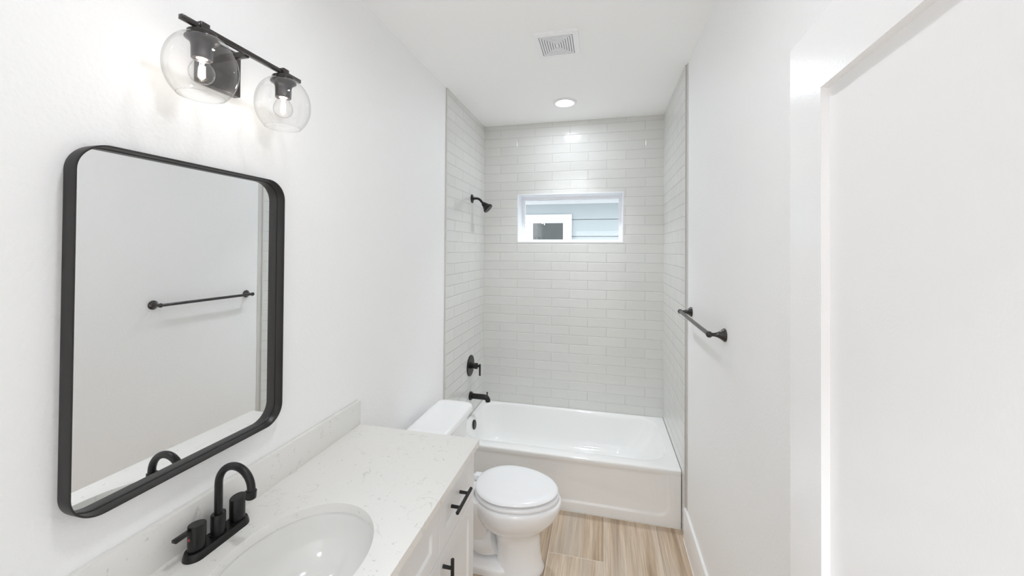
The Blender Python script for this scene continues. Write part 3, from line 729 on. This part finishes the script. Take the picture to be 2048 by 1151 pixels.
# ------------------------------------------------------------ towel bar on the right wall
tw = thing('towel_bar', 'dark bronze towel bar with flared posts on the right wall', 'towel bar', (XR, 2.0, 1.353))
for ty in (1.716, 2.322):
    obj('post', lathe((XR, ty, 1.353), (-1, 0, 0), [(0, 0), (0, 0.0265), (0.003, 0.0275), (0.006, 0.0265), (0.012, 0.0215), (0.020, 0.0155), (0.030, 0.0105), (0.040, 0.0080), (0.048, 0.0075), (0.051, 0.0095), (0.054, 0.0122), (0.060, 0.0132), (0.066, 0.0122), (0.071, 0.007), (0.073, 0)], 36), M['bronze'], tw, 50)
obj('rail', lathe((XR - 0.060, 1.722, 1.353), (0, 1, 0), [(0, 0), (0, 0.0092), (0.595, 0.0092), (0.595, 0)], 24), M['bronze'], tw)

# ------------------------------------------------------------ ceiling fan grille and recessed light
cv = thing('ceiling_vent', 'square white exhaust fan grille with concentric louvres on the ceiling', 'vent', (-0.244, 2.038, ZC))
def sq(x0, x1, y0, y1, t, z0, z1, bm=None):
    b = box(x0, x1, y0, y0 + t, z0, z1, bm=bm); box(x0, x1, y1 - t, y1, z0, z1, bm=b)
    box(x0, x0 + t, y0 + t, y1 - t, z0, z1, bm=b); box(x1 - t, x1, y0 + t, y1 - t, z0, z1, bm=b); return b
vx0, vx1, vy0, vy1 = -0.3585, -0.1275, 1.9145, 2.1620
obj('frame', sq(vx0, vx1, vy0, vy1, 0.028, ZC - 0.016, ZC - 0.0003), M['plastic'], cv)
b = None; pitch_ = 0.0125
for k in range(7):
    g = 0.0335 + k * pitch_
    b = sq(vx0 + g, vx1 - g, vy0 + g, vy1 - g, 0.0066, ZC - 0.0160, ZC - 0.0140, b)
cxv, cyv = (vx0 + vx1) / 2, (vy0 + vy1) / 2
obj('grille', b, M['plastic'], cv)
obj('grille_gap_shade', box(vx0 + 0.0275, vx1 - 0.0275, vy0 + 0.0275, vy1 - 0.0275, ZC - 0.0141, ZC - 0.0125), M['ventback'], cv)  # grey sheet standing in for the shade between the louvres
obj('housing', box(vx0 + 0.013, vx1 - 0.015, vy0 + 0.018, vy1 - 0.018, ZC + 0.02, ZC + 0.05), M['ventback'], cv)

def can(x, y, lens, label, watts, spread, cat='ceiling light'):
    c = thing('recessed_light', label, cat, (x, y, ZC), 'recessed ceiling lights')
    obj('trim_ring', lathe((x, y, ZC - 0.0003), (0, 0, -1), [(0, 0.090), (0.003, 0.090), (0.009, 0.084), (0.011, 0.074), (0.010, 0.064), (0.005, 0.0605), (0, 0.0605)], 56, None, False), M['trimpaint'], c, 50)
    al = bpy.data.lights.new('downlight', 'AREA'); al.shape = 'DISK'; al.size = 0.116; al.energy = watts; al.color = (0.90, 0.955, 1.0) if y > 2 else (0.95, 0.965, 1.0); al.spread = R(spread)
    ao = bpy.data.objects.new('downlight', al); COL.objects.link(ao); ao.location = (x, y, ZC - 0.0115)
    obj('lens', lathe((x, y, ZC - 0.004), (0, 0, -1), [(0, 0), (0, 0.060), (0.004, 0.060), (0.0055, 0.05), (0.006, 0)], 56), lens, c)
can(-0.284, 2.873, M['lens'], 'round white recessed ceiling light glowing above the bathtub', CAN_WATTS, 88)
can(-0.284, 0.72, M['entryfill'], 'added fill light shaped as a round recessed ceiling light, just inside the doorway above the sink', ENTRY_FILL_WATTS, 165)  # unseen lamp added to brighten the near half of the room
hl = thing('hall_fill_light', 'added fill light, round and white, flush-mounted on the unseen hall ceiling behind the doorway', 'ceiling light', (-0.15, -1.1, ZC))  # unseen lamp added to send fill light in through the doorway
obj('base', lathe((-0.15, -1.1, ZC - 0.0003), (0, 0, -1), [(0, 0), (0, 0.26), (0.02, 0.26), (0.02, 0)], 48), M['trimpaint'], hl)
obj('diffuser', lathe((-0.15, -1.1, ZC - 0.0205), (0, 0, -1), [(0, 0), (0, 0.25), (0.03, 0.24), (0.055, 0.19), (0.07, 0.10), (0.075, 0)], 48), M['hallfill'], hl, 60)

# parts carry no category; nothing else to do
